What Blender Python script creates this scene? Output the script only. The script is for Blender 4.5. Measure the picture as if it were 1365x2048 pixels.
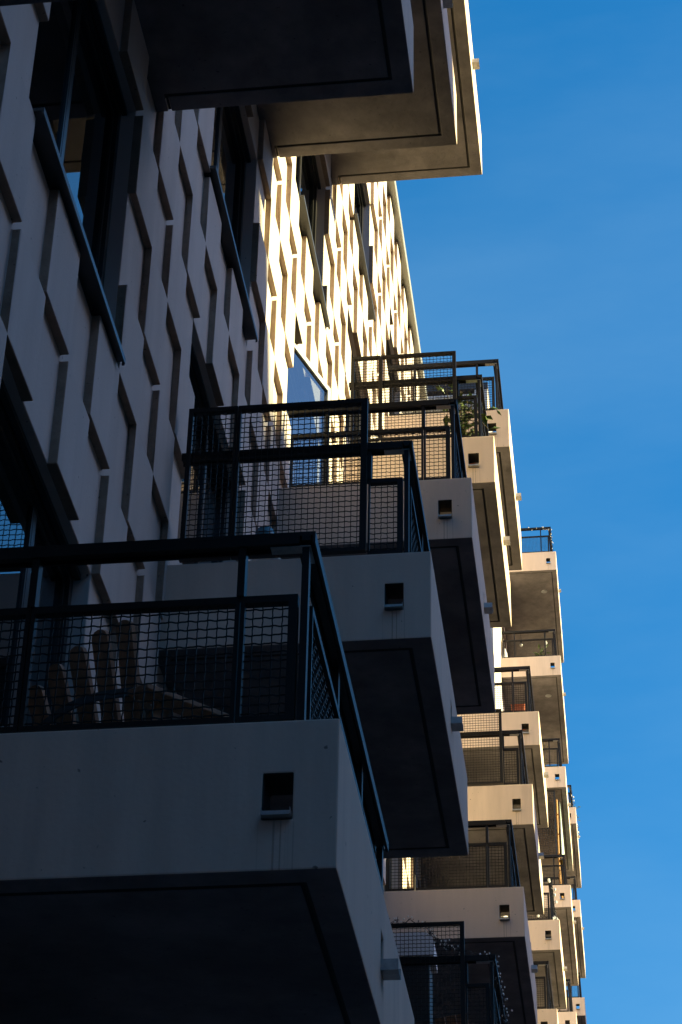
import bpy, bmesh, math, random
from mathutils import Vector, Matrix
R = math.radians
for o in list(bpy.data.objects): bpy.data.objects.remove(o)
sc = bpy.context.scene
COL = sc.collection

# ------------------------------------------------------------------ camera
cam_d = bpy.data.cameras.new('camera'); cam = bpy.data.objects.new('camera', cam_d); COL.objects.link(cam)
cam_d.sensor_fit = 'VERTICAL'; cam_d.sensor_height = 36; cam_d.sensor_width = 24; cam_d.lens = 78.17
cam_d.clip_start = 0.05; cam_d.clip_end = 3000
rx, ux, bk = (0.99242, 0.12161, 0.01790), (0.05443, -0.56538, 0.82304), (0.11021, -0.81582, -0.56771)
cam.matrix_world = Matrix(((rx[0], ux[0], bk[0], 2.244), (rx[1], ux[1], bk[1], 0.0), (rx[2], ux[2], bk[2], 1.6), (0, 0, 0, 1)))
sc.camera = cam

# ------------------------------------------------------------------ world + sun
SUN_EL = math.atan(0.40); SUN_AZ = R(89.0)          # azimuth clockwise from +Y
w = bpy.data.worlds.new('World'); sc.world = w; w.use_nodes = True
nt = w.node_tree; nt.nodes.clear()
sky = nt.nodes.new('ShaderNodeTexSky'); sky.sky_type = 'NISHITA'; sky.sun_disc = False
sky.sun_elevation = SUN_EL; sky.sun_rotation = SUN_AZ; sky.air_density = 1.25; sky.dust_density = 3.0; sky.ozone_density = 8.0
# deeper, more saturated sky colour (film-like): channel mix of the sky texture
sp = nt.nodes.new('ShaderNodeSeparateColor'); cb = nt.nodes.new('ShaderNodeCombineColor'); nt.links.new(sky.outputs[0], sp.inputs[0])
def chan(i, a, k):
    m1 = nt.nodes.new('ShaderNodeMath'); m1.operation = 'MULTIPLY_ADD'; m1.inputs[1].default_value = -k
    nt.links.new(sp.outputs[2], m1.inputs[0]); nt.links.new(sp.outputs[i], m1.inputs[2])
    m2 = nt.nodes.new('ShaderNodeMath'); m2.operation = 'MULTIPLY'; m2.inputs[1].default_value = a; m2.use_clamp = False
    nt.links.new(m1.outputs[0], m2.inputs[0]); m3 = nt.nodes.new('ShaderNodeMath'); m3.operation = 'MAXIMUM'; m3.inputs[1].default_value = 0
    nt.links.new(m2.outputs[0], m3.inputs[0]); nt.links.new(m3.outputs[0], cb.inputs[i])
chan(0, 1.6, 0.175); chan(1, 1.20, 0.12); nt.links.new(sp.outputs[2], cb.inputs[2])
bg = nt.nodes.new('ShaderNodeBackground'); bg.inputs[1].default_value = 0.055
wo = nt.nodes.new('ShaderNodeOutputWorld')
# faint uneven high haze
tcw = nt.nodes.new('ShaderNodeTexCoord'); mpw = nt.nodes.new('ShaderNodeMapping'); mpw.inputs['Scale'].default_value = (1.5, 3.5, 5.0); mpw.inputs['Rotation'].default_value = (0.5, 0.3, 0.2)
nzw = nt.nodes.new('ShaderNodeTexNoise'); nzw.inputs['Scale'].default_value = 1.6; nzw.inputs['Detail'].default_value = 7; nzw.inputs['Roughness'].default_value = 0.55
nt.links.new(tcw.outputs['Generated'], mpw.inputs[0]); nt.links.new(mpw.outputs[0], nzw.inputs[0])
rgw = nt.nodes.new('ShaderNodeMapRange'); rgw.inputs[1].default_value = 0.45; rgw.inputs[2].default_value = 0.75; rgw.inputs[4].default_value = 0.13; nt.links.new(nzw.outputs[0], rgw.inputs[0])
mxw = nt.nodes.new('ShaderNodeMix'); mxw.data_type = 'RGBA'; nt.links.new(rgw.outputs[0], mxw.inputs[0]); nt.links.new(cb.outputs[0], mxw.inputs[6]); mxw.inputs[7].default_value = (1.8, 3.0, 3.9, 1)
nt.links.new(mxw.outputs[2], bg.inputs[0]); nt.links.new(bg.outputs[0], wo.inputs[0])
sd = bpy.data.lights.new('sun', 'SUN'); sun = bpy.data.objects.new('sun', sd); COL.objects.link(sun)
sd.energy = 3.5; sd.angle = R(0.5); sd.color = (1.0, 0.87, 0.42)
sdir = Vector((math.sin(SUN_AZ) * math.cos(SUN_EL), math.cos(SUN_AZ) * math.cos(SUN_EL), math.sin(SUN_EL)))
sun.rotation_euler = sdir.to_track_quat('Z', 'Y').to_euler(); sun.location = (30, 10, 40)
sc.view_settings.view_transform = 'Standard'; sc.view_settings.look = 'None'
sc.view_settings.gamma = 1; sc.view_settings.exposure = 2.2
sc.render.engine = 'CYCLES'
sc.cycles.max_bounces = 8; sc.cycles.diffuse_bounces = 4; sc.cycles.glossy_bounces = 4; sc.cycles.transparent_max_bounces = 16
sc.cycles.caustics_reflective = False; sc.cycles.caustics_refractive = False

# ------------------------------------------------------------------ materials
def mat(name, col, rough=0.8, metal=0.0, spec=0.5, var=0.0, scale=2.0, stretch=1.0, bump=0.0, bscale=60.0, spots=0.0, big=0.0, tint=None):
    m = bpy.data.materials.new(name); m.use_nodes = True; n = m.node_tree; L = n.links
    b = n.nodes['Principled BSDF']; b.inputs['Roughness'].default_value = rough; b.inputs['Metallic'].default_value = metal
    b.inputs['Specular IOR Level'].default_value = spec; b.inputs['Base Color'].default_value = (*col, 1)
    tc = n.nodes.new('ShaderNodeNewGeometry')
    last = None
    def mixin(fac_socket, c2, base):
        mx = n.nodes.new('ShaderNodeMix'); mx.data_type = 'RGBA'
        L.new(fac_socket, mx.inputs[0])
        if base is None: mx.inputs[6].default_value = (*col, 1)
        else: L.new(base, mx.inputs[6])
        mx.inputs[7].default_value = (*c2, 1)
        return mx.outputs[2]
    def noise(sc_, st, det=5, lo=0.35, hi=0.7, amt=1.0):
        mp = n.nodes.new('ShaderNodeMapping'); mp.inputs['Scale'].default_value = (sc_, sc_, sc_ * st); L.new(tc.outputs['Position'], mp.inputs[0])
        t = n.nodes.new('ShaderNodeTexNoise'); t.inputs['Scale'].default_value = 1; t.inputs['Detail'].default_value = det; t.inputs['Roughness'].default_value = 0.6
        L.new(mp.outputs[0], t.inputs[0])
        r = n.nodes.new('ShaderNodeMapRange'); r.inputs[1].default_value = lo; r.inputs[2].default_value = hi; r.inputs[4].default_value = amt; L.new(t.outputs[0], r.inputs[0])
        return r.outputs[0]
    if var: 
        dk = tuple(c * (1 - var) for c in col); last = mixin(noise(scale, stretch), dk, last)
    if big:
        dk = tint or tuple(c * (1 - big) for c in col); last = mixin(noise(0.9, 1.0, 8, 0.42, 0.75), dk, last)
    if spots:
        last = mixin(noise(38, 1.0, 1, 0.80 - spots * 0.05, 0.82), tuple(c * 0.3 for c in col), last)
    if last is not None: L.new(last, b.inputs['Base Color'])
    if bump:
        t = n.nodes.new('ShaderNodeTexNoise'); t.inputs['Scale'].default_value = bscale; t.inputs['Detail'].default_value = 6; L.new(tc.outputs['Position'], t.inputs[0])
        bp = n.nodes.new('ShaderNodeBump'); bp.inputs['Strength'].default_value = bump; bp.inputs['Distance'].default_value = 0.01
        L.new(t.outputs[0], bp.inputs['Height']); L.new(bp.outputs[0], b.inputs['Normal'])
    return m
M = {}
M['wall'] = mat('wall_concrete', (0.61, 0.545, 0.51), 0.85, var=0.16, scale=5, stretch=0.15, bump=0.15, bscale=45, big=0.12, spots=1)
M['tile_edge'] = mat('dark_tile_edge', (0.36, 0.265, 0.20), 0.92, var=0.3, scale=14, bump=0.3, bscale=60, spots=2)  # edges darker and browner than the tile fronts, to strengthen relief contrast
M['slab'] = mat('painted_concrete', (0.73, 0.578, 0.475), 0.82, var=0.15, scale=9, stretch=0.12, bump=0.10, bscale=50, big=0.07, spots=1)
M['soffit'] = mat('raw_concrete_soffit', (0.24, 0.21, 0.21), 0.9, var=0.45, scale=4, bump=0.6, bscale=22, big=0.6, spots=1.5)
M['groove'] = mat('groove', (0.05, 0.045, 0.04), 0.95)
M['steel'] = mat('dark_coated_steel', (0.011, 0.009, 0.0085), 0.45, spec=0.28, var=0.3, scale=20)
M['wire'] = mat('dark_wire', (0.02, 0.018, 0.018), 0.38, spec=0.6)
M['frame'] = mat('window_frame', (0.02, 0.02, 0.022), 0.35, spec=0.5)
M['sill'] = mat('sill_metal', (0.04, 0.042, 0.045), 0.4, metal=0.0, var=0.2, scale=8)
M['galv'] = mat('galvanised', (0.45, 0.45, 0.44), 0.4, metal=0.7, var=0.3, scale=30)
M['coping'] = mat('coping_metal', (0.30, 0.30, 0.27), 0.45, metal=0.3, var=0.15, scale=3)
M['darkcap'] = mat('dark_coping', (0.05, 0.05, 0.055), 0.5)
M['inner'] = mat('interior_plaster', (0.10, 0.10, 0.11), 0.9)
M['curtain'] = mat('curtain_fabric', (0.30, 0.32, 0.36), 0.9, var=0.2, scale=10, stretch=0.1)
M['asphalt'] = mat('asphalt', (0.05, 0.05, 0.052), 0.9, var=0.3, scale=8, bump=0.4, bscale=120)
M['paving'] = mat('paving', (0.12, 0.11, 0.11), 0.9, var=0.25, scale=3, bump=0.2)
M['white'] = mat('white_paint', (0.75, 0.75, 0.72), 0.6, var=0.1)
M['brick'] = mat('brown_render', (0.24, 0.205, 0.20), 0.9, var=0.25, scale=1.5, bump=0.2)
M['render2'] = mat('ochre_render', (0.26, 0.22, 0.19), 0.9, var=0.2, scale=1.5, bump=0.2)
M['pinkblocker'] = mat('pink_blocker', (0.66, 0.50, 0.52), 0.9, var=0.15, scale=1.2)
M['wood'] = mat('weathered_teak', (0.38, 0.20, 0.11), 0.75, var=0.45, scale=25, stretch=0.08, bump=0.2)
M['strap'] = mat('dark_strap', (0.03, 0.05, 0.06), 0.6)
M['teal'] = mat('teal_glaze', (0.03, 0.13, 0.18), 0.25, var=0.2, scale=20)
M['leaf'] = mat('leaf', (0.10, 0.16, 0.03), 0.5, var=0.5, scale=15)
M['stem'] = mat('stem', (0.12, 0.09, 0.04), 0.8)
M['terra'] = mat('terracotta', (0.45, 0.13, 0.06), 0.8, var=0.25, scale=20)
M['bamboo'] = mat('bamboo_reed', (0.50, 0.24, 0.05), 0.7, var=0.6, scale=30, stretch=0.05)
M['paleg'] = mat('pale_green_canvas', (0.35, 0.45, 0.42), 0.8, var=0.15)
M['cloth'] = mat('grey_cloth', (0.30, 0.31, 0.33), 0.9, var=0.3, scale=12)
M['whitecloth'] = mat('white_cloth', (0.75, 0.76, 0.80), 0.8, var=0.1)
M['black'] = mat('black_plastic', (0.01, 0.01, 0.011), 0.5)
M['bulb'] = mat('bulb_glass', (0.75, 0.75, 0.72), 0.08, spec=0.8)
M['dirt'] = mat('rain_streak', (0.30, 0.22, 0.13), 0.9)

def add_streaks(m):
    n = m.node_tree; L = n.links; b = n.nodes['Principled BSDF']; src = b.inputs['Base Color'].links[0].from_socket
    tc = n.nodes.new('ShaderNodeTexCoord'); sp_ = n.nodes.new('ShaderNodeSeparateXYZ'); L.new(tc.outputs['Object'], sp_.inputs[0])
    def rng(sock, a, b_, c=0.0, d=1.0):
        q = n.nodes.new('ShaderNodeMapRange'); q.inputs[1].default_value = a; q.inputs[2].default_value = b_; q.inputs[3].default_value = c; q.inputs[4].default_value = d; L.new(sock, q.inputs[0]); return q.outputs[0]
    def mul(a, b_):
        q = n.nodes.new('ShaderNodeMath'); q.operation = 'MULTIPLY'; L.new(a, q.inputs[0]); L.new(b_, q.inputs[1]); return q.outputs[0]
    wv = n.nodes.new('ShaderNodeTexNoise'); wv.noise_dimensions = '1D'; wv.inputs['Scale'].default_value = 75; wv.inputs['Detail'].default_value = 1
    L.new(sp_.outputs[0], wv.inputs['W'])
    f = mul(mul(rng(wv.outputs[0], 0.55, 0.68), rng(sp_.outputs[2], 0.185, 0.16)), mul(rng(sp_.outputs[0], 1.13, 1.165), rng(sp_.outputs[0], 1.28, 1.245)))
    f = mul(f, rng(sp_.outputs[1], 0.02, 0.01, 0.0, 0.45))
    mx = n.nodes.new('ShaderNodeMix'); mx.data_type = 'RGBA'; L.new(f, mx.inputs[0]); L.new(src, mx.inputs[6]); mx.inputs[7].default_value = (0.16, 0.11, 0.06, 1)
    L.new(mx.outputs[2], b.inputs['Base Color'])
add_streaks(M['slab'])
def glass_mat(name, tint=(0.30, 0.36, 0.42), ior=1.75):
    m = bpy.data.materials.new(name); m.use_nodes = True; n = m.node_tree; n.nodes.clear()
    out = n.nodes.new('ShaderNodeOutputMaterial'); mx = n.nodes.new('ShaderNodeMixShader')
    fr = n.nodes.new('ShaderNodeFresnel'); fr.inputs[0].default_value = ior
    tr = n.nodes.new('ShaderNodeBsdfTransparent'); tr.inputs[0].default_value = (*tint, 1)
    gl = n.nodes.new('ShaderNodeBsdfGlossy'); gl.inputs['Roughness'].default_value = 0.012; gl.inputs['Color'].default_value = (0.92, 0.95, 1, 1)
    tn = n.nodes.new('ShaderNodeTexNoise'); tn.inputs['Scale'].default_value = 1.3
    geo = n.nodes.new('ShaderNodeNewGeometry'); bp = n.nodes.new('ShaderNodeBump'); bp.inputs['Strength'].default_value = 0.05; bp.inputs['Distance'].default_value = 0.01
    n.links.new(geo.outputs['Position'], tn.inputs[0]); n.links.new(tn.outputs[0], bp.inputs['Height']); n.links.new(bp.outputs[0], gl.inputs['Normal'])
    n.links.new(fr.outputs[0], mx.inputs[0]); n.links.new(tr.outputs[0], mx.inputs[1]); n.links.new(gl.outputs[0], mx.inputs[2]); n.links.new(mx.outputs[0], out.inputs[0])
    return m
M['glass'] = glass_mat('window_glass', (0.30, 0.36, 0.42), 2.1)
M['glass2'] = glass_mat('coated_glass', (0.25, 0.30, 0.36), 3.4)

# ------------------------------------------------------------------ helpers
class MB:
    """collects faces, links them as one mesh object"""
    def __init__(s): s.v = []; s.f = []; s.m = []
    def quad(s, pts, mi=0):
        b = len(s.v); s.v += [tuple(p) for p in pts]; s.f.append(tuple(range(b, b + len(pts)))); s.m.append(mi)
    def box(s, x0, x1, y0, y1, z0, z1, mi=0, M4=None):
        b = len(s.v); c = [(x, y, z) for x in (x0, x1) for y in (y0, y1) for z in (z0, z1)]
        if M4 is not None: c = [tuple(M4 @ Vector(p)) for p in c]
        s.v += c
        for q in ((0, 1, 3, 2), (4, 6, 7, 5), (0, 4, 5, 1), (2, 3, 7, 6), (0, 2, 6, 4), (1, 5, 7, 3)):
            s.f.append(tuple(b + i for i in q)); s.m.append(mi)
    def bar(s, a, b_, w, h, up=(0, 0, 1), mi=0):
        a = Vector(a); b_ = Vector(b_); d = (b_ - a); l = d.length; d.normalize()
        sd_ = d.cross(Vector(up)).normalized(); u = sd_.cross(d)
        m4 = Matrix((( *(sd_[:1]), d[0], u[0], a[0]), (sd_[1], d[1], u[1], a[1]), (sd_[2], d[2], u[2], a[2]), (0, 0, 0, 1)))
        s.box(-w / 2, w / 2, 0, l, -h / 2, h / 2, mi, m4)
    def tube(s, pts, r, n=4, mi=0, cap=True, taper=None):
        pts = [Vector(p) for p in pts]; rings = []; b = len(s.v)
        for i, p in enumerate(pts):
            d = (pts[min(i + 1, len(pts) - 1)] - pts[max(i - 1, 0)]).normalized()
            a = Vector((0, 0, 1)) if abs(d.z) < 0.9 else Vector((0, 1, 0))
            sd_ = d.cross(a).normalized(); u = sd_.cross(d); rr = r * (taper[i] if taper else 1)
            for k in range(n):
                t = 2 * math.pi * (k + .5) / n; s.v.append(tuple(p + sd_ * math.cos(t) * rr + u * math.sin(t) * rr))
        for i in range(len(pts) - 1):
            for k in range(n):
                s.f.append((b + i * n + k, b + i * n + (k + 1) % n, b + (i + 1) * n + (k + 1) % n, b + (i + 1) * n + k)); s.m.append(mi)
        if cap:
            s.f.append(tuple(b + k for k in reversed(range(n)))); s.m.append(mi)
            e = b + (len(pts) - 1) * n; s.f.append(tuple(e + k for k in range(n))); s.m.append(mi)
    def lathe(s, prof, c=(0, 0, 0), n=20, mi=0):
        b = len(s.v)
        for r_, z in prof:
            for k in range(n):
                t = 2 * math.pi * k / n; s.v.append((c[0] + r_ * math.cos(t), c[1] + r_ * math.sin(t), c[2] + z))
        for i in range(len(prof) - 1):
            for k in range(n):
                s.f.append((b + i * n + k, b + i * n + (k + 1) % n, b + (i + 1) * n + (k + 1) % n, b + (i + 1) * n + k)); s.m.append(mi)
    def mesh(s, name):
        me = bpy.data.meshes.new(name); me.from_pydata(s.v, [], s.f); me.update()
        for p, mi in zip(me.polygons, s.m): p.material_index = mi
        return me
def link(name, me, mats, parent=None, loc=(0, 0, 0), bevel=0, seg=1, smooth=False):
    if isinstance(mats, str): mats = [mats]
    if not me.materials:
        for k in mats: me.materials.append(M[k])
        if smooth:
            for p in me.polygons: p.use_smooth = True
    o = bpy.data.objects.new(name, me); COL.objects.link(o); o.location = loc
    if parent: o.parent = parent
    if bevel:
        b = o.modifiers.new('bevel', 'BEVEL'); b.width = bevel; b.segments = seg; b.limit_method = 'ANGLE'; b.angle_limit = R(40); b.harden_normals = False
    return o
def build(mb, name, mats, parent=None, loc=(0, 0, 0), **k): return link(name, mb.mesh(name), mats, parent, loc, **k)
def tag(o, label=None, cat=None, group=None, kind=None):
    if label: o['label'] = label
    if cat: o['category'] = cat
    if group: o['group'] = group
    if kind: o['kind'] = kind
    return o
def empty(name, loc, label, cat, group=None, rz=0):
    o = bpy.data.objects.new(name, None); COL.objects.link(o); o.location = loc; o.rotation_euler = (0, 0, rz); o.empty_display_size = 0.2
    return tag(o, label, cat, group)
def vox(xs, ys, zs, solid, matf=None):
    """boundary surface of a set of solid cells; vertices shared so bevels work"""
    nx, ny, nz = len(xs) - 1, len(ys) - 1, len(zs) - 1
    S = {}
    for i in range(nx):
        xm = (xs[i] + xs[i + 1]) / 2
        for j in range(ny):
            ym = (ys[j] + ys[j + 1]) / 2
            for k in range(nz):
                if solid(xm, ym, (zs[k] + zs[k + 1]) / 2): S[i, j, k] = 1
    vid = {}; V = []; F = []; MI = []
    def v(i, j, k):
        if (i, j, k) not in vid: vid[i, j, k] = len(V); V.append((xs[i], ys[j], zs[k]))
        return vid[i, j, k]
    dirs = (((1, 0, 0), ((1, 0, 0), (1, 1, 0), (1, 1, 1), (1, 0, 1))), ((-1, 0, 0), ((0, 0, 0), (0, 0, 1), (0, 1, 1), (0, 1, 0))),
            ((0, 1, 0), ((0, 1, 0), (0, 1, 1), (1, 1, 1), (1, 1, 0))), ((0, -1, 0), ((0, 0, 0), (1, 0, 0), (1, 0, 1), (0, 0, 1))),
            ((0, 0, 1), ((0, 0, 1), (1, 0, 1), (1, 1, 1), (0, 1, 1))), ((0, 0, -1), ((0, 0, 0), (0, 1, 0), (1, 1, 0), (1, 0, 0))))
    for (i, j, k) in S:
        for d, q in dirs:
            if (i + d[0], j + d[1], k + d[2]) in S: continue
            F.append(tuple(v(i + a, j + b, k + c) for a, b, c in q))
            MI.append(matf(d, xs[i] if d[0] < 0 else xs[i + 1], ys[j], zs[k] if d[2] < 0 else zs[k + 1]) if matf else 0)
    me = bpy.data.meshes.new('vox'); me.from_pydata(V, [], F); me.update()
    for p, mi in zip(me.polygons, MI): p.material_index = mi
    return me

# ------------------------------------------------------------------ dimensions
PITCH, Y0, Z0, SH, SL, SX, ST = 3.5424, 6.325, 4.642, 0.54, 2.592, 1.40, 3.0
NY0, CY = 6.72, 0.4428            # tile lattice in y
NZ0, CZ = 7.232, 0.60             # tile lattice in z
HI, LO, BACK = -0.03, -0.074, -0.35
WEND = 43.1

# ------------------------------------------------------------------ ground
g = MB(); g.quad([(-400, -400, 0), (900, -400, 0), (900, 900, 0), (-400, 900, 0)]); tag(build(g, 'ground', 'paving'), kind='structure')
g = MB(); g.quad([(5, -400, 0.004), (22, -400, 0.004), (22, 900, 0.004), (5, 900, 0.004)]); tag(build(g, 'road', 'asphalt'), kind='structure')
g = MB(); g.box(-0.0, 5, -200, 300, 0.0, 0.13); g.box(22, 26, -200, 300, 0.0, 0.13); tag(build(g, 'pavement', 'paving'), kind='structure')

# ------------------------------------------------------------------ near building: wall
bld = empty('apartment_building', (-6, 18, 0), 'cream concrete apartment building with raised chequered facade tiles and staggered box balconies', 'building', 'apartment blocks of cream concrete')
BO = Vector((6, -18, 0))
tower = empty('apartment_tower', (-6, 56, 0), 'taller cream apartment tower beyond the low block with long balconies against the sky', 'building', 'apartment blocks of cream concrete')
TO = Vector((6, -56, 0))

def cell(ym, zm): return math.floor((ym - NY0) / CY + 1e-6), math.floor((zm - NZ0) / CZ + 1e-6)
openings = {}
for c in range(-2, 10):
    for s in range(-1, 5):
        bal = (c - s) % 2 == 0
        ks = (5 * s - 4, 5 * s - 1) if bal else (2 + 5 * (s - 1), 4 + 5 * (s - 1))
        if s < 0 and not bal: continue
        for i in range(8 * c, 8 * c + 4):
            for k in range(ks[0], ks[1] + 1): openings[i, k] = 1
ys = [NY0 + CY * i for i in range(-22, 82)]; ys = [y for y in ys if y < WEND - 0.1] + [WEND]
zs = [0.0]
for k in range(-12, 24):
    z = NZ0 + CZ * k
    if k % 2: zs.append(z - 0.032)
    zs.append(z)
def wall_solid(x, y, z):
    i, k = cell(y, z)
    if (i, k) in openings: return False
    if x < LO: return True
    if (i + k) % 2: return False
    top = NZ0 + CZ * (k + 1)
    if (k + 1) % 2 and z > top - 0.032: return False
    return True
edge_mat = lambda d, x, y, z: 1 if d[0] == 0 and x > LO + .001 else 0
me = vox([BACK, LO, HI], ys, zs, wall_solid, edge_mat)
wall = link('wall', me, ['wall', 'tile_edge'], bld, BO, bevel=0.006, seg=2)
tag(wall, 'cream concrete wall of raised and recessed tiles')
g = MB(); g.box(-14, BACK - 0.002, ys[0], ys[0] + 0.3, 0, 20.9); g.box(-14, -1.6, ys[0] + .3, WEND - .3, 20.6, 20.9); g.box(-14, BACK - 0.002, WEND - 0.3, WEND - .002, 0, 20.9)
g.box(-14, -13.7, ys[0] + .3, WEND - .3, 0, 20.6); build(g, 'rear_wall', 'wall', bld, BO)
g = MB()
g.box(-1.58, -1.5, ys[0] + .3, WEND - .3, 0.2, 20.55)
for s in range(-1, 6):
    z = Z0 + ST * s; g.box(-1.5, BACK - 0.004, ys[0] + .3, WEND - .3, z - 0.02, z + 0.15)
for c in range(-2, 11):
    y = Y0 + PITCH * c - 0.45; g.box(-1.5, BACK - 0.004, y, y + 0.12, 0.3, 20.4)
build(g, 'interior_wall', 'inner', bld, BO)
g = MB(); g.box(-0.45, 0.045, ys[0], WEND - 0.01, 21.034, 21.16); g.box(0.03, 0.047, ys[0], WEND - 0.01, 20.985, 21.034)
build(g, 'roof_coping', 'coping', bld, BO, bevel=0.004)

# ------------------------------------------------------------------ windows and doors (meshes shared)
WW = CY * 4
def frame_mesh(h, door):
    g = MB(); x0, x1 = -0.225, -0.155; t = 0.055
    g.box(x0, x1, 0.003, t, 0.003, h - 0.003); g.box(x0, x1, WW - t, WW - 0.003, 0.003, h - 0.003)
    g.box(x0 + .002, x1 - .002, t, WW - t, 0.003, t); g.box(x0 + .002, x1 - .002, t, WW - t, h - t, h - 0.003)
    m = 0.885 if not door else 1.125
    g.box(-0.21, -0.176, m - 0.018, m + 0.018, t, h - t)
    # inner casement
    for a, b in ((t, m - .018), (m + .018, WW - t)):
        q = 0.02
        g.box(-.205, -.178, a, a + q, t, h - t); g.box(-.205, -.178, b - q, b, t, h - t)
        g.box(-.203, -.180, a + q, b - q, t, t + q); g.box(-.203, -.180, a + q, b - q, h - t - q, h - t)
    # head track seen from below
    g.box(-0.150, -0.120, 0.003, WW - 0.003, h - 0.03, h - 0.003)
    return g.mesh('frame'), m
def curtain_mesh(y0, y1, h, seed):
    g = MB(); rnd = random.Random(seed); n = 40; p = []
    for i in range(n + 1):
        y = y0 + (y1 - y0) * i / n; p.append((-0.43 + 0.03 * math.sin(i * 1.25 + rnd.random() * .5), y))
    for a, b in zip(p, p[1:]): g.quad([(a[0], a[1], 0.02), (b[0], b[1], 0.02), (b[0], b[1], h - 0.05), (a[0], a[1], h - 0.05)])
    return g.mesh('curtain')
kinds = {}
for nm, h, door in (('window', CZ * 3, False), ('door', CZ * 4, True)):
    fm, m = frame_mesh(h, door)
    pn = []
    for a, b in ((0.07, m - .03), (m + .03, WW - 0.07)):
        g = MB(); g.quad([(-0.19, a, 0.07), (-0.19, b, 0.07), (-0.19, b, h - 0.07), (-0.19, a, h - 0.07)]); pn.append(g.mesh('pane'))
    sm = MB()
    if not door:
        sm.box(-0.150, 0.012, -0.035, WW - 0.06, 0.012, 0.03); sm.box(0.002, 0.012, -0.035, WW - 0.06, -0.004, 0.0118); sm.box(-0.004, 0.010, WW - .066, WW - .06, -0.012, 0.034)
    else:
        sm.box(-0.33, -0.10, 0.004, WW - 0.004, 0.004, 0.05)
    kinds[nm] = (fm, pn, sm.mesh('sill'), [curtain_mesh(0.06, m * f, h, 7 + q) for q, f in enumerate((0.5, 0.95, 0.25))], h)
rnd = random.Random(4)
def opening(c, s, parent, off, ybase=None, zbase=None):
    bal = (c - s) % 2 == 0; nm = 'door' if bal else 'window'
    fm, pn, sm, cur, h = kinds[nm]
    y = NY0 + CY * 8 * c if ybase is None else ybase
    z = (NZ0 + CZ * (5 * s - 4) if bal else NZ0 + CZ * (2 + 5 * (s - 1))) if zbase is None else zbase
    fr = link('balcony_door' if bal else 'window', fm, 'frame', parent, Vector((0, y, z)) + off)
    for i, p in enumerate(pn): link('pane', p, 'glass', fr)
    link('threshold' if bal else 'window_sill', sm, 'sill', fr)
    q = rnd.choice((0, 1, 2)); link('curtain', cur[q], 'curtain', fr)
    return fr
for c in range(-1, 10):
    for s in range(0, 5): opening(c, s, bld, BO)

# ------------------------------------------------------------------ balconies
def slab_mesh(Ln):
    xs = [-0.0735, 0.0, 0.018, 1.155, 1.252, 1.272, 1.29, SX]
    ysb = [0, 0.10, 0.118, 0.16, 1.28, 1.38, Ln - 0.135, Ln - 0.117, Ln - 0.10, Ln]
    zsb = [0, 0.014, 0.16, 0.18, 0.20, 0.345, 0.36, SH]
    def solid(x, y, z):
        if z > 0.16 and 0.16 < y < Ln - 0.10 and x < 1.29: return False
        if y < 0.16 and 1.155 < x < 1.252 and 0.18 < z < 0.345: return False
        if x > 1.29 and 1.28 < y < 1.38 and 0.20 < z < 0.36: return False
        if z < 0.014:
            if 0.10 < y < 0.118 and 0 < x < 1.272: return False
            if Ln - 0.135 < y < Ln - 0.117 and 0 < x < 1.272 + .018: 
                if x < 1.29: return False
            if 1.272 < x < 1.29 and 0.10 < y < Ln - 0.117: return False
            if 0 < x < 0.018 and y > Ln - 0.135: return False
        return True
    def mf(d, x, y, z):
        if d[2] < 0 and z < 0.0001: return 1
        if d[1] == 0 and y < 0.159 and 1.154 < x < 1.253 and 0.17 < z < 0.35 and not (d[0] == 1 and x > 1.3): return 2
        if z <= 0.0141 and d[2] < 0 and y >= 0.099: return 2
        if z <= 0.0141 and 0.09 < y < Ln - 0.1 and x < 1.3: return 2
        return 0
    return vox(xs, ysb, zsb, solid, mf)
SLAB = {'s': slab_mesh(SL), 'l': slab_mesh(4.51)}

def wires(g, origin, U, Vv, N, w, h, p=0.034, r=0.0029, fine=True):
    """woven wire panel; crimped wires for the near ones"""
    O = Vector(origin); U = Vector(U); Vv = Vector(Vv); N = Vector(N)
    nu = int(w / p); nv = int(h / p); u0 = (w - nu * p) / 2 + p / 2; v0 = (h - nv * p) / 2 + p / 2
    for i in range(nu):
        u = u0 + i * p
        if fine:
            n = max(2, int(h / p * 2)); pts = [O + U * (u + 0.0011 * math.sin(2 * math.pi * (h * t / n - v0) / p + i * math.pi)) + Vv * (h * t / n) + N * (0.0026 * math.cos(math.pi * (h * t / n - v0) / p + i * math.pi)) for t in range(n + 1)]
        else: pts = [O + U * u, O + U * u + Vv * h]
        g.tube(pts, r, 4, cap=False)
    for j in range(nv):
        v_ = v0 + j * p
        if fine:
            n = max(2, int(w / p * 5)); pts = []
            for t in range(n + 1):
                x = w * t / n; a = math.pi * (x - u0) / p
                pts.append(O + U * x + Vv * (v_ + 0.0012 * math.sin(2 * a)) + N * (-0.0026 * math.cos(a + j * math.pi)))
        else: pts = [O + Vv * v_, O + Vv * v_ + U * w]
        g.tube(pts, r, 4, cap=False)
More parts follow.
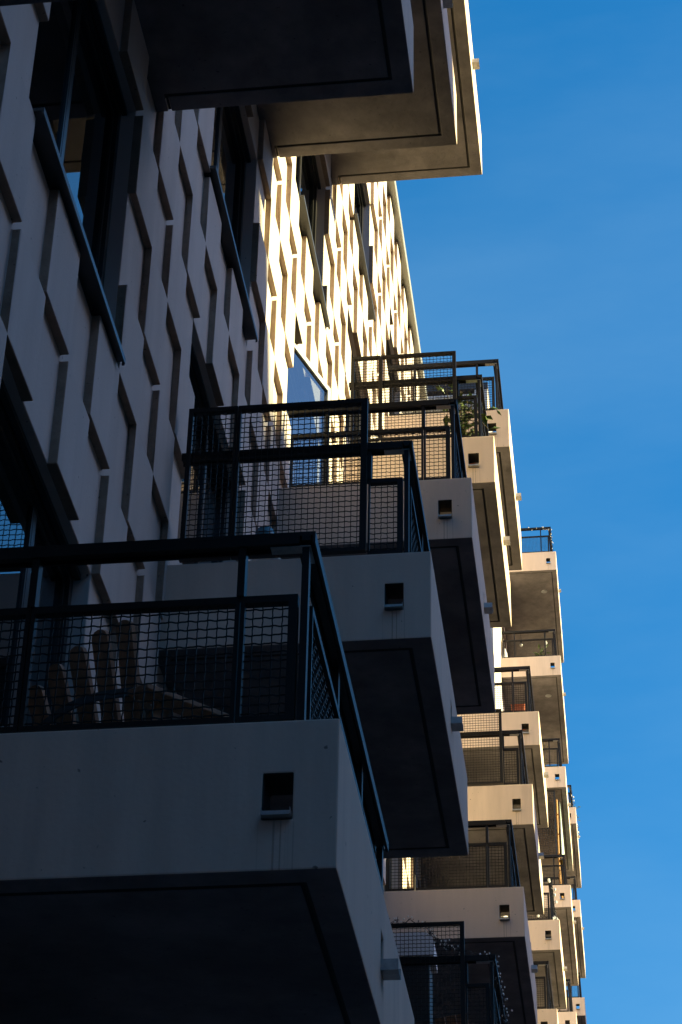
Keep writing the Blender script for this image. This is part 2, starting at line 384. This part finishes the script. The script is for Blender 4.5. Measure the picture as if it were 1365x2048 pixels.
def panel(O, U, N, w, h, fine, fl=0.014, fr=0.014, dp=0.034, ft=0.028, wire=True):
    """framed mesh panel standing on O, running along U for w, height h"""
    O = Vector(O); U = Vector(U); N = Vector(N); Z = Vector((0, 0, 1)); g = MB()
    def fb(u0, u1, v0, v1):
        c = [O + U * a + Z * b + N * n_ for a in (u0, u1) for n_ in (-dp / 2, dp / 2) for b in (v0, v1)]
        b0 = len(g.v); g.v += [tuple(q) for q in c]
        for q in ((0, 1, 3, 2), (4, 6, 7, 5), (0, 4, 5, 1), (2, 3, 7, 6), (0, 2, 6, 4), (1, 5, 7, 3)): g.f.append(tuple(b0 + i for i in q)); g.m.append(0)
    fb(0, fl, 0, h); fb(w - fr, w, 0, h); fb(fl, w - fr, h - ft, h); fb(fl, w - fr, 0, 0.018)
    if wire: wires(g, O + U * fl * .7 + Z * 0.01, U, Z, N, w - fl * .7 - fr * .7, h - ft - 0.005, fine=fine)
    return g.mesh('mesh_panel')
def handrail_mesh(Ln, yend, high):
    g = MB(); zt = 1.30
    def run(a, b):
        a = Vector(a); b = Vector(b); d = (b - a).normalized(); sd_ = d.cross(Vector((0, 0, 1)))
        g.bar(a, b, 0.066, 0.016); 
        for q in (-0.028, 0.028): g.bar(a + sd_ * q + Vector((0, 0, -0.024)), b + sd_ * q + Vector((0, 0, -0.024)), 0.010, 0.031)
        g.bar(a + Vector((0, 0, -0.018)), b + Vector((0, 0, -0.018)), 0.030, 0.02)
    yn = 0.055
    run((0.0, yn, zt - .008), (1.233, yn, zt - .008)); run((1.266, yn - 0.033, zt - .008), (1.266, yend + 0.033, zt - .008)); run((1.233, yend, zt - .008), (0.0, yend, zt - .008))
    return g.mesh('handrail')
RAIL = {}
def rail_set(kind, high, fine):
    """list of (name, mesh, material) for a balcony's railing"""
    key = (kind, high, fine)
    if key in RAIL: return RAIL[key]
    Ln = SL if kind == 's' else 4.51; ye = Ln - 0.16 if kind == 's' else Ln - 0.10
    yn = 0.055; zb = SH + 0.025; zm = 1.055; out = []
    out.append(('handrail', handrail_mesh(Ln, ye, high), 'steel'))
    X = (1, 0, 0); Yv = (0, 1, 0)
    if high:
        out.append(('mesh_panel', panel((0.03, yn - 0.045, zb), X, Yv, 0.281, 1.59 - zb, fine, fl=0.026, fr=0.017), 'steel'))
        out.append(('mesh_panel', panel((0.314, yn - 0.045, zb), X, Yv, 0.735, 1.59 - zb, fine, fl=0.017, fr=0.036), 'steel'))
        out.append(('mesh_panel', panel((1.054, yn - 0.004, zb), X, Yv, 0.190, 1.06 - zb, fine, fl=.01, fr=.03), 'steel'))
    else:
        for a, b, l_, r_ in ((0.03, 0.304, .02, .015), (0.308, 1.040, .015, .015), (1.044, 1.242, .015, .032)):
            out.append(('mesh_panel', panel((a, yn, zb), X, Yv, b - a, zm - zb, fine, l_, r_), 'steel'))
    for x in ((0.306, 1.042) if not high else (1.057,)):
        g = MB(); g.box(x - .013, x + .013, yn - .024, yn + .024, zm, 1.252); out.append(('baluster', g.mesh('baluster'), 'steel'))
    npan = 3 if kind == 's' else 4
    y0 = 0.115; cut = [y0 + (ye - y0) * k / npan for k in range(npan + 1)]
    for a, b in zip(cut, cut[1:]):
        out.append(('mesh_panel', panel((1.266, a + .006, zb), Yv, (1, 0, 0), b - a - .012, zm - zb, fine), 'steel'))
    for y in [yn + .002] + cut[1:]:
        g = MB(); g.box(1.252, 1.277, y - .02, y + .02, SH + .003, 1.252); out.append(('railing_post', g.mesh('railing_post'), 'steel'))
    out.append(('mesh_panel', panel((0.03, ye, zb), X, Yv, 1.20, zm - zb, False), 'steel'))
    g = MB(); g.box(1.14, 1.282, yn - .022, yn + .022, 1.246, 1.250); g.box(1.25, 1.282, yn + .022, yn + .09, 1.246, 1.250)
    out.append(('corner_bracket', g.mesh('corner_bracket'), 'galv'))
    RAIL[key] = out
    return out
def scup_mesh(kind):
    g = MB(); t = 0.0025
    if kind == 'end':
        g.box(1.158, 1.249, -0.035, 0.158, 0.182, 0.182 + t); g.box(1.156, 1.158, -0.035, 0.0995, 0.182, 0.205); g.box(1.249, 1.251, -0.035, 0.0995, 0.182, 0.205)
        g.box(1.158, 1.249, -0.037, -0.035, 0.178, 0.192)
    else:
        g.box(1.31, SX + 0.065, 1.283, 1.377, 0.202, 0.202 + t); g.box(1.31, SX + 0.065, 1.281, 1.283, 0.202, 0.245); g.box(1.31, SX + 0.065, 1.377, 1.379, 0.202, 0.245)
    return g.mesh('scupper')
SC = [scup_mesh('end'), scup_mesh('side')]
def streak_mesh():
    return None
def balcony(parent, off, y, z, kind='s', high=False, fine=False, label=None):
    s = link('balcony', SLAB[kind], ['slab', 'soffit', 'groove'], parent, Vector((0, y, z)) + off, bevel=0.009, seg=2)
    if label: s['label'] = label
    for nm, me_, mt in rail_set(kind, high, fine): link(nm, me_, mt, s)
    for me_ in SC: link('scupper', me_, 'galv', s)
    return s
near = [(-1, 1), (0, 0), (1, 1), (2, 2), (3, 3), (4, 4), (0, 2), (1, 3), (2, 4), (3, 1), (4, 2), (5, 3), (6, 4), (7, 3), (8, 4), (6, 2), (5, 1), (2, 0), (4, 0)]
for c, s in near:
    balcony(bld, BO, Y0 + PITCH * c, Z0 + ST * s, 's', high=(c % 2 == 1), fine=(c, s) in ((0, 0), (1, 1), (2, 2), (3, 3), (4, 4), (3, 1)))

# open glazed door leaf on the balcony of the third column
def bal_origin(c, s): return Vector((0, Y0 + PITCH * c, Z0 + ST * s))
g = MB(); Lw, Lh, t = 0.86, 2.36, 0.055
g.box(0, t, -.03, .03, 0, Lh); g.box(Lw - t, Lw, -.03, .03, 0, Lh); g.box(t, Lw - t, -.029, .029, 0, t); g.box(t, Lw - t, -.029, .029, Lh - t, Lh)
lf = build(g, 'door_leaf', 'leafframe' if 'leafframe' in M else 'galv', bld, Vector((-0.17, 14.05, 10.86)) + BO); lf.rotation_euler = (0, 0, math.atan2(0.82, 0.27))
lf['label'] = 'glazed door leaf standing open outwards'
g = MB(); g.quad([(t, -.012, t), (Lw - t, -.012, t), (Lw - t, -.012, Lh - t), (t, -.012, Lh - t)]); build(g, 'pane', 'glass2', lf)

# ------------------------------------------------------------------ tower
TY, TZ = 46.16, 36.0
g = MB(); g.box(BACK, HI, WEND, TY + 0.25, 0, 35.02)
build(g, 'pier', 'wall', tower, TO, bevel=0.01)
tys = [TY + 0.25 + 0.02 + CY * i for i in range(0, 66)]; tzs = [0.0] + [NZ0 + CZ * k for k in range(-12, 47)]
topen = {}
for q, (yb) in enumerate((46.16, 60.03)):
    for s in range(0, 10):
        for i in range(66):
            yy = tys[0] + CY * i
            if yb + 0.6 < yy < yb + 2.6:
                for k in range(5 * s - 4, 5 * s): topen[i, k] = yb
def ts(x, y, z):
    i = int((y - tys[0]) / CY + 1e-6); k = math.floor((z - NZ0) / CZ + 1e-6)
    if (i, k) in topen: return False
    if x < LO: return True
    return (i + k) % 2 == 0
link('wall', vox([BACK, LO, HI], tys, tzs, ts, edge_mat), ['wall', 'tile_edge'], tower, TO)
g = MB(); g.box(-16, BACK - .002, WEND + 0.01, WEND + 0.35, 20.92, 34.9); g.box(-16, -0.02, WEND - 0.01, tys[-1], 35.03, 35.22, 1); g.box(-16, -15.7, WEND + .36, tys[-1], 0, 34.9); g.box(-15.7, BACK - .002, tys[-1] - .3, tys[-1], 0, 34.9)
g.box(-15.7, BACK - .002, WEND + .36, tys[-1] - .31, 34.6, 34.9); g.box(-1.6, -1.5, WEND + .36, tys[-1] - .3, 0.1, 34.5)
for s in range(0, 10): g.box(-1.5, BACK - .004, WEND + .36, tys[-1] - .3, Z0 + 3 * s, Z0 + 3 * s + .15)
build(g, 'rear_wall', ['wall', 'darkcap'], tower, TO)
for yb in (46.16, 60.03):
    i0 = min(i for (i, k) in topen if topen[i, k] == yb)
    for s in range(4, 10): 
        opening(0, 0, tower, TO, tys[0] + CY * i0, NZ0 + CZ * (5 * s - 4))
for s in range(3, 10): balcony(tower, TO, 46.16, Z0 + ST * s, 'l', high=False)
for s in range(4, 10): balcony(tower, TO, 60.03, Z0 + ST * s, 'l', high=False)
# downlights set in the tower soffits
for s in (9, 8):
    g = MB(); g.lathe([(0.0, -0.012), (0.06, -0.012), (0.075, -0.002), (0.08, 0.001)], n=20)
    build(g, 'soffit_light', 'galv', tower, Vector((1.05, 47.14, Z0 + ST * s)) + TO)
# ------------------------------------------------------------------ buildings across the street (cast the shade, seen in the glass)
def block(name, label, poly, x0, x1, mt, wins):
    """poly in (y,z)"""
    n = len(poly); cy = sum(p[0] for p in poly) / n
    r = empty(name, (x0, cy, 0), label, 'building', 'buildings across the street'); off = Vector((-x0, -cy, 0)); g = MB()
    a = [(x0, y, z) for y, z in poly]; b = [(x1, y, z) for y, z in poly]
    g.quad(a); g.quad(list(reversed(b)))
    for i in range(n): j = (i + 1) % n; g.quad([a[j], a[i], b[i], b[j]])
    build(g, 'wall', mt, r, off)
    for (y, z) in wins:
        f = MB(); t = .07; f.box(-.04, .0, 0, 1.4, 0, t); f.box(-.04, 0, 0, 1.4, 1.7 - t, 1.7); f.box(-.04, 0, 0, t, t, 1.7 - t); f.box(-.04, 0, 1.4 - t, 1.4, t, 1.7 - t)
        wf = build(f, 'window', 'white', r, Vector((x0 - .001, y, z)) + off)
        p = MB(); p.quad([(-.01, t, t), (-.01, t, 1.7 - t), (-.01, 1.4 - t, 1.7 - t), (-.01, 1.4 - t, t)]); build(p, 'pane', 'black', wf)
block('opposite_block', 'tall brown rendered block across the street with sloping roof edge', [(-30, 0), (13.35, 0), (13.35, 21.7), (12.05, 25.4), (9.0, 34), (-30, 34)], 26, 40, 'brick',
      [(y, z) for y in (-6, -2, 2, 6) for z in (5, 9, 13, 17, 21, 25)])
block('opposite_house', 'lower ochre building across the street with chimney', [(13.36, 0), (57, 0), (57, 22.2), (25.9, 22.2), (25.9, 24.6), (24.7, 24.6), (24.7, 22.2), (13.36, 22.2)], 26, 40, 'render2',
      [(y, z) for y in (16, 20, 24, 28, 32, 36) for z in (4, 8, 12, 16)])
block('opposite_tower', 'far tall brown tower across the street', [(57.1, 0), (90, 0), (90, 36.2), (57.1, 36.2)], 26, 40, 'brick', [])

block('added_sky_blocker', 'pale pinkish block added behind the viewer to dim and tint sky light', [(-30, 0), (-20, 0), (-20, 26), (-30, 26)], -14, 25.9, 'pinkblocker', [])  # unseen block, added to cut and warm the skylight on viewer-facing faces

# ------------------------------------------------------------------ things standing on the balconies
FL = 0.16                                            # balcony floor above slab soffit
# wooden slatted garden chair on the nearest balcony
ch = empty('garden_chair', (0.51, 7.107, Z0 + FL), 'weathered wooden slat chair with dark back straps on the nearest balcony', 'chair', rz=R(-31.3))
def rounded_slat(w, h, t, n=6):
    g = MB(); r_ = w / 2; pts = [(-r_, 0), (r_, 0)] + [(r_ * math.cos(math.pi * k / n), h - r_ * .8 + r_ * .8 * math.sin(math.pi * k / n)) for k in range(n + 1)]
    a = [(x, -t / 2, z) for x, z in pts]; b = [(x, t / 2, z) for x, z in pts]
    g.quad(a); g.quad(list(reversed(b)))
    for i in range(len(pts)): j = (i + 1) % len(pts); g.quad([a[j], a[i], b[i], b[j]])
    return g
for i in range(5):
    q = i - 2; h = (.75, .795, .825, .85, .85)[i]
    o = build(rounded_slat(0.078, h, 0.020), 'back_slat', 'wood', ch, (q * 0.082 - 0.03, 0.0, 0.27), bevel=0.003)
    o.rotation_euler = (R(20), R(q * 3.0), 0)
for zz, yy in ((0.55, -0.125), (0.78, -0.205)):
    g = MB(); pts = [(-0.24 + 0.48 * k / 12, yy - 0.035 - 0.035 * math.sin(math.pi * k / 12), zz + 0.02 * math.sin(math.pi * k / 12)) for k in range(13)]
    for a, b in zip(pts, pts[1:]): g.bar(a, b, 0.008, 0.034)
    build(g, 'strap', 'strap', ch)
for sx in (-1, 1):
    g = MB(); g.bar((sx * .29, -.27, .76), (sx * .27, .26, .86), 0.095, 0.022); build(g, 'armrest', 'wood', ch, bevel=0.003)
    g = MB(); g.bar((sx * .27, .2, 0), (sx * .27, .2, .838), 0.03, 0.07, up=(0, 1, 0)); build(g, 'leg', 'wood', ch)
    g = MB(); g.bar((sx * .27, -.34, 0), (sx * .265, -.12, .76), 0.03, 0.06, up=(0, 1, 0)); build(g, 'leg', 'wood', ch)
for i in range(5):
    g = MB(); g.box(-.25, .25, .01 + i * .085, .08 + i * .085, .33 + i * .012, .35 + i * .012); build(g, 'seat_slat', 'wood', ch)
# small wire lantern beside it
g = MB(); g.tube([(-.03 + .06 * k / 8, 0, .58 + .05 * math.sin(math.pi * k / 8)) for k in range(9)], 0.004, 6); g.lathe([(0.0, 0.0), (.05, 0.0), (.055, .25), (.05, .57), (.02, .585), (0, .585)], n=16)
tag(build(g, 'lantern', 'galv', None, (0.135, 6.72, Z0 + FL)), 'slim metal lantern with looped handle behind the mesh of the nearest balcony', 'lantern')

# second balcony: teal table lamp on a white round table
o = bal_origin(1, 1)
tb = empty('side_table', (0.42, 10.42, o.z + FL), 'small white round table on the second balcony', 'table')
g = MB(); g.lathe([(0, .70), (.085, .70), (.095, .712), (.095, .722), (.085, .73), (0, .73)], n=28); build(g, 'table_top', 'white', tb)
g = MB(); g.lathe([(0.14, 0), (.14, .015), (.02, .03), (.014, .70)], n=20); build(g, 'pedestal', 'black', tb)
lp = empty('table_lamp', (0.40, 10.42, o.z + FL + .73), 'teal dome shaded lamp standing on the small white table', 'lamp')
g = MB(); g.lathe([(0, .24), (.025, .238), (.05, .215), (.062, .17), (.064, .12), (.060, .12), (.058, .17), (0.0, .225)], n=28); build(g, 'lamp_shade', 'teal', lp, smooth=True)
g = MB(); g.lathe([(0, 0), (.045, 0), (.045, .012), (.012, .02), (.010, .16)], n=16); build(g, 'stem', 'teal', lp)

# potted plants: stems, and many folded leaves
def plant(name, loc, label, cat, tips, spread, nl, ls, seed, pot_r=0.13, pot_h=0.3, potm='terra', stem_h=None, lm='leaf'):
    rnd = random.Random(seed); root = empty(name, loc, label, cat)
    g = MB(); g.lathe([(0, 0), (pot_r * .75, 0), (pot_r, pot_h), (pot_r * 1.08, pot_h), (pot_r * 1.08, pot_h + .02), (pot_r * .9, pot_h + .02), (pot_r * .85, pot_h - .03), (0, pot_h - .03)], n=20); build(g, 'pot', potm, root)
    g = MB(); l = MB()
    for tx, ty, tz in tips:
        m_ = Vector((tx * .35 + rnd.uniform(-.03, .03), ty * .35, tz * .55)); pts = [Vector((0, 0, pot_h - .04)), m_ * .6 + Vector((0, 0, pot_h * .3)), m_ + Vector((0, 0, .05)), Vector((tx, ty, tz))]
        g.tube(pts, 0.007, 5, taper=[1, .8, .6, .3])
        for k in range(nl):
            u = rnd.uniform(.35, 1.0); seg = 1 if u < .6 else 2; f = (u - .35) / .25 if seg == 1 else (u - .6) / .4
            p = pts[seg].lerp(pts[seg + 1], min(max(f, 0), 1)) + Vector((rnd.gauss(0, spread), rnd.gauss(0, spread), rnd.gauss(0, spread)))
            d = Vector((rnd.gauss(0, 1), rnd.gauss(0, 1), rnd.gauss(-.1, .7))).normalized(); sd_ = d.cross(Vector((rnd.gauss(0, .4), rnd.gauss(0, .4), 1))).normalized(); up = sd_.cross(d)
            L_ = ls * rnd.uniform(.6, 1.3); W_ = L_ * rnd.uniform(.16, .26)
            a = p; b = p + d * L_ * .45 + sd_ * W_ - up * .01; c = p + d * L_ - up * L_ * .2; e = p + d * L_ * .45 - sd_ * W_ - up * .01; mm = p + d * L_ * .5 + up * .012
            l.quad([a, b, mm]); l.quad([b, c, mm]); l.quad([c, e, mm]); l.quad([e, a, mm])
            g.tube([pts[seg].lerp(pts[seg + 1], min(max(f, 0), 1)), p], 0.002, 3, cap=False)
    build(g, 'stem', 'stem', root); build(l, 'leaves', lm, root)
    return root
o = bal_origin(3, 3)
plant('potted_plant', (1.07, 17.22, o.z + FL), 'tall leafy green plant poking through the mesh of the fourth balcony', 'plant',
      [(-.16, 0, 1.32), (.0, .05, 1.18), (.08, -.02, 1.05), (.22, .0, .92), (-.1, .08, 1.08), (.12, .1, 1.12)], 0.05, 26, 0.13, 3)
o = Vector((0, 46.16, Z0 + 24))
plant('potted_plant', (0.90, 46.75, o.z + FL), 'bushy green plant behind the mesh on the second highest tower balcony', 'plant', [(0, 0, .95), (.1, .05, .85), (-.1, 0, .8), (.05, -.05, .9)], 0.06, 26, 0.13, 9)
o = Vector((0, 46.16, Z0 + 21))
plant('dry_plant', (0.93, 46.42, o.z + FL), 'sparse dry twiggy plant on the third highest tower balcony', 'plant', [(0, 0, 1.3), (.06, 0, 1.15), (-.05, .03, 1.05)], 0.05, 6, 0.08, 12, lm='stem')
o = Vector((0, 60.03, Z0 + 27))
plant('potted_plant', (1.16, 60.4, o.z + FL), 'straggly plant spilling over the farthest top balcony against the sky', 'plant', [(.2, 0, .72), (.25, .1, .55), (.12, .3, .6), (.3, .5, .35)], 0.07, 16, 0.11, 15)
# drying rack with grey cloths on the fifth balcony
o = bal_origin(4, 4)
dr = empty('drying_rack', (0.42, 21.2, o.z + FL), 'metal drying rack hung with grey cloths on the fifth balcony', 'drying rack')
g = MB()
for a, b in (((-.34, -.2, 0), (-.34, .2, .95)), ((-.34, .2, 0), (-.34, -.2, .95)), ((.3, -.2, 0), (.3, .2, .95)), ((.3, .2, 0), (.3, -.2, .95)), ((-.34, -.2, .95), (.3, -.2, .95)), ((-.34, .2, .95), (.3, .2, .95)), ((-.34, .0, .95), (.3, .0, .95))): g.tube([a, b], .006, 5)
build(g, 'rack_frame', 'galv', dr)
rnd = random.Random(8)
for i in range(9):
    x = -.3 + i * .07; g = MB(); w_ = .028; h_ = rnd.uniform(.22, .34)
    for k in range(8):
        a0 = k / 8; a1 = (k + 1) / 8
        def P(a): return (x + .05 * a + .012 * math.sin(a * 7 + i), -.2 - .012 - .03 * math.sin(a * 3.1), .965 - h_ * a)
        p, q = P(a0), P(a1); g.quad([(p[0] - w_, p[1], p[2]), (p[0] + w_, p[1] - .01, p[2]), (q[0] + w_, q[1] - .01, q[2]), (q[0] - w_, q[1], q[2])])
    tag(build(g, 'hung_cloth', 'cloth', None, dr.location), ('%s narrow grey cloth from the wall on the drying rack' % ('first', 'second', 'third', 'fourth', 'fifth', 'sixth', 'seventh', 'eighth', 'ninth')[i]), 'cloth', 'grey cloths on the drying rack')
# terracotta planter box on the yellow balcony of column seven
o = bal_origin(6, 4)
g = MB(); g.box(-.09, .09, -.15, .15, 0, .24); g.box(-.10, .10, -.16, .16, .24, .27)
tag(build(g, 'planter_box', 'terra', None, (1.10, 27.98, o.z + SH + .003), bevel=.006), 'orange red clay planter box behind the mesh of a sunlit balcony', 'planter')
# storage on the bottom balcony of column four
o = bal_origin(3, 1)
hb = empty('covered_grill', (0.42, 17.55, o.z + FL), 'pale grey rounded covered grill on the dark lower balcony', 'grill')
g = MB(); n = 14; pr = [(.33 * math.cos(math.pi * k / n), .1 * math.sin(math.pi * k / n)) for k in range(n + 1)]
prof = [(-.34, 0), (.34, 0), (.345, .12), (.32, .185), (.26, .205), (-.26, .205), (-.32, .185), (-.345, .12)]
a = [(x, -.2, z + 1.32) for x, z in prof]; b = [(x, .2, z + 1.32) for x, z in prof]; g.quad(a); g.quad(list(reversed(b)))
for i in range(len(prof)): j = (i + 1) % len(prof); g.quad([a[j], a[i], b[i], b[j]])
build(g, 'lid', 'whitecloth', hb, bevel=.02, seg=3)
g = MB(); g.box(-.3, .3, -.17, .17, .75, 1.318); build(g, 'body', 'black', hb)
for sx in (-.27, .27):
    for sy in (-.14, .14): g = MB(); g.box(sx - .02, sx + .02, sy - .02, sy + .02, 0, .75); build(g, 'leg', 'black', hb)
lc = empty('lounge_chair', (0.98, 17.7, o.z + FL), 'wooden lounge chair with pale armrest behind the lower mesh panel', 'chair', rz=R(-20))
for q in (-1, 0, 1): g = MB(); g.bar((q * .1, .0, .28), (q * .1, -.26, .82), .085, .02); build(g, 'back_slat', 'wood', lc)
for sx in (-1, 1):
    g = MB(); g.bar((sx * .22, -.2, .70), (sx * .22, .34, .62), .07, .02); build(g, 'armrest', 'wood', lc)
    for sy in (-.18, .3): g = MB(); g.box(sx * .22 - .02, sx * .22 + .02, sy - .02, sy + .02, 0, .62); build(g, 'leg', 'wood', lc)
g = MB(); g.box(-.2, .2, -.02, .38, .28, .31); build(g, 'seat', 'wood', lc)

# fairy light garlands: cable with twiggy wire ends and little glass bulbs
def garland(loc, pts, label, seed, dens=60, bulbs=40, rad=0.035, br=0.007, tw=0.035, group=None):
    rnd = random.Random(seed); root = empty('light_garland', loc, label, 'string lights', group); g = MB(); b = MB(); P = [Vector(p) for p in pts]
    path = []
    for a, c in zip(P, P[1:]):
        n = max(2, int((c - a).length / .02))
        for k in range(n): path.append(a.lerp(c, k / n) + Vector((rnd.gauss(0, rad * .35), rnd.gauss(0, rad * .35), rnd.gauss(0, rad * .35))))
    for off in (0, 1): g.tube([p + Vector((rnd.gauss(0, .008), rnd.gauss(0, .008), rnd.gauss(0, .008))) for p in path], .0028, 4)
    tot = len(path)
    for k in range(int(dens * tot * .02)):
        p = path[rnd.randrange(tot)]; d = Vector((rnd.gauss(0, 1), rnd.gauss(0, 1), rnd.gauss(0, 1))).normalized() * rnd.uniform(.4, 1.3) * tw
        g.tube([p, p + d * .6 + Vector((0, 0, .004)), p + d], .0022, 3)
        if rnd.random() < .6: g.tube([p + d * .5, p + d * .5 + Vector((d.y, -d.x, d.z)) * .5], .0018, 3)
    for k in range(int(bulbs * tot * .02)):
        p = path[rnd.randrange(tot)] + Vector((rnd.gauss(0, 1), rnd.gauss(0, 1), rnd.gauss(0, 1))).normalized() * tw * 1.0
        b.lathe([(0, -br * 1.6), (br * .8, -br * .9), (br, 0), (br * .7, br), (0, br * 1.4)], p, n=6)
    build(g, 'cable', 'black', root); build(b, 'bulbs', 'bulb', root)
    return root
o = bal_origin(3, 1)
garland(o, [(.44, .03, 1.62), (.60, .03, 1.62), (.72, .03, 1.58), (.80, .02, 1.44), (.92, .02, 1.38), (1.04, .02, 1.33), (1.10, .05, 1.33), (1.2, .06, 1.31), (1.27, .06, 1.3), (1.28, .3, 1.30), (1.29, .6, 1.31), (1.29, .9, 1.29)],
        'tangled dark string lights wound round the rail of the lowest visible dark balcony', 5, dens=110, bulbs=70, br=0.0065)
garland(o, [(1.30, .9, 1.28), (1.31, 1.3, 1.25), (1.30, 1.7, 1.28), (1.31, 2.3, 1.26)], 'loose string lights trailing along the outer rail of the dark lower balcony', 6, dens=30, bulbs=30, rad=.03, tw=.05)
o = bal_origin(8, 4)
garland(o, [(1.0, .06, 1.25), (1.27, .05, 1.26), (1.30, .4, 1.22), (1.30, .8, 1.1), (1.30, 1.2, 1.2), (1.31, 2.0, .9)], 'string lights with large clear bulbs on a sunlit balcony corner in the distance', 7, dens=14, bulbs=7, br=.022, tw=.03)
garland(o, [(0.9, .05, .7), (1.2, .05, .62), (1.29, .3, .65), (1.3, .9, .62)], 'clear bulbs lying along the parapet of a sunlit distant balcony', 17, dens=12, bulbs=7, br=.022, tw=.03)
garland((0, 46.16, Z0 + 27), [(.5, .05, 1.27), (1.27, .05, 1.27), (1.3, .5, 1.25), (1.3, 1.5, 1.25)], 'thin string lights along the rail of the highest tower balcony', 8, dens=30, bulbs=14, br=.012, tw=.04)
garland((0, 60.03, Z0 + 27), [(1.2, .05, 1.22), (1.3, .2, 1.2), (1.32, .8, .7), (1.42, 1.2, .5), (1.44, 1.7, .3)], 'string lights with round bulbs hanging down from the farthest top balcony', 9, dens=12, bulbs=7, br=.022, tw=.03)
# two pendant bulbs under the top tower balcony
for x, y, z, lb in ((.36, 49, 2.62, 'clear pendant bulb nearer the wall under the highest tower balcony'), (.99, 49, 2.64, 'clear pendant bulb nearer the corner under the highest tower balcony')):
    r_ = empty('pendant_bulb', (x, y, Z0 + 24 + z), lb, 'lamp', 'pendant bulbs under the top balcony')
    g = MB(); g.lathe([(0, -.07), (.03, -.055), (.042, -.02), (.03, .02), (.018, .04), (0, .045)], n=14); build(g, 'bulb', 'bulb', r_, smooth=True)
    g = MB(); g.lathe([(.022, .03), (.026, .10), (.004, .115), (.004, 3.0 - z - .001)], n=10); build(g, 'socket', 'black', r_)
# furled white parasol
um = empty('furled_parasol', (.035, 47.0, Z0 + 24 + FL), 'furled white parasol by the wall on the second highest tower balcony', 'parasol')
g = MB(); g.lathe([(0, 1.16), (.015, 1.14), (.05, 1.0), (.07, .8), (.06, .66), (.03, .62), (0, .62)], n=12); build(g, 'canopy', 'whitecloth', um)
g = MB(); g.tube([(0, 0, 0), (0, 0, .62)], .015, 8); build(g, 'pole', 'wood', um)
# bamboo screen, canvas and tall mesh on the lower tower balcony
o = Vector((0, 46.16, Z0 + 18))
g = MB()
for i in range(110):
    y = .22 + i * .036; g.tube([(1.16 + .004 * (i % 2), y, .75), (1.16 + .004 * (i % 2), y, 2.80)], .016, 5)
for z in (.9, 1.4, 1.9, 2.4): g.box(1.135, 1.185, .2, 4.16, z, z + .02)
tag(build(g, 'reed_screen', 'bamboo', None, o), 'tall orange reed screen standing along the edge of a tower balcony', 'screen')
g = MB(); g.box(1.215, 1.235, .3, 4.3, 1.31, 2.78); tag(build(g, 'canvas_screen', 'paleg', None, o), 'pale green canvas screen outside the orange reeds on a tower balcony', 'screen')
g = MB(); g.box(.02, .05, .10, .13, 1.31, 2.98); g.box(1.10, 1.13, .10, .13, 1.31, 2.98); g.box(.05, 1.10, .10, .13, 2.95, 2.98); wires(g, (.05, .115, 1.31), (1, 0, 0), (0, 0, 1), (0, 1, 0), 1.05, 1.64, p=.06, r=.004, fine=False)
tag(build(g, 'mesh_screen', 'wire', None, o), 'ceiling high wire mesh screen closing the end of a tower balcony', 'screen')
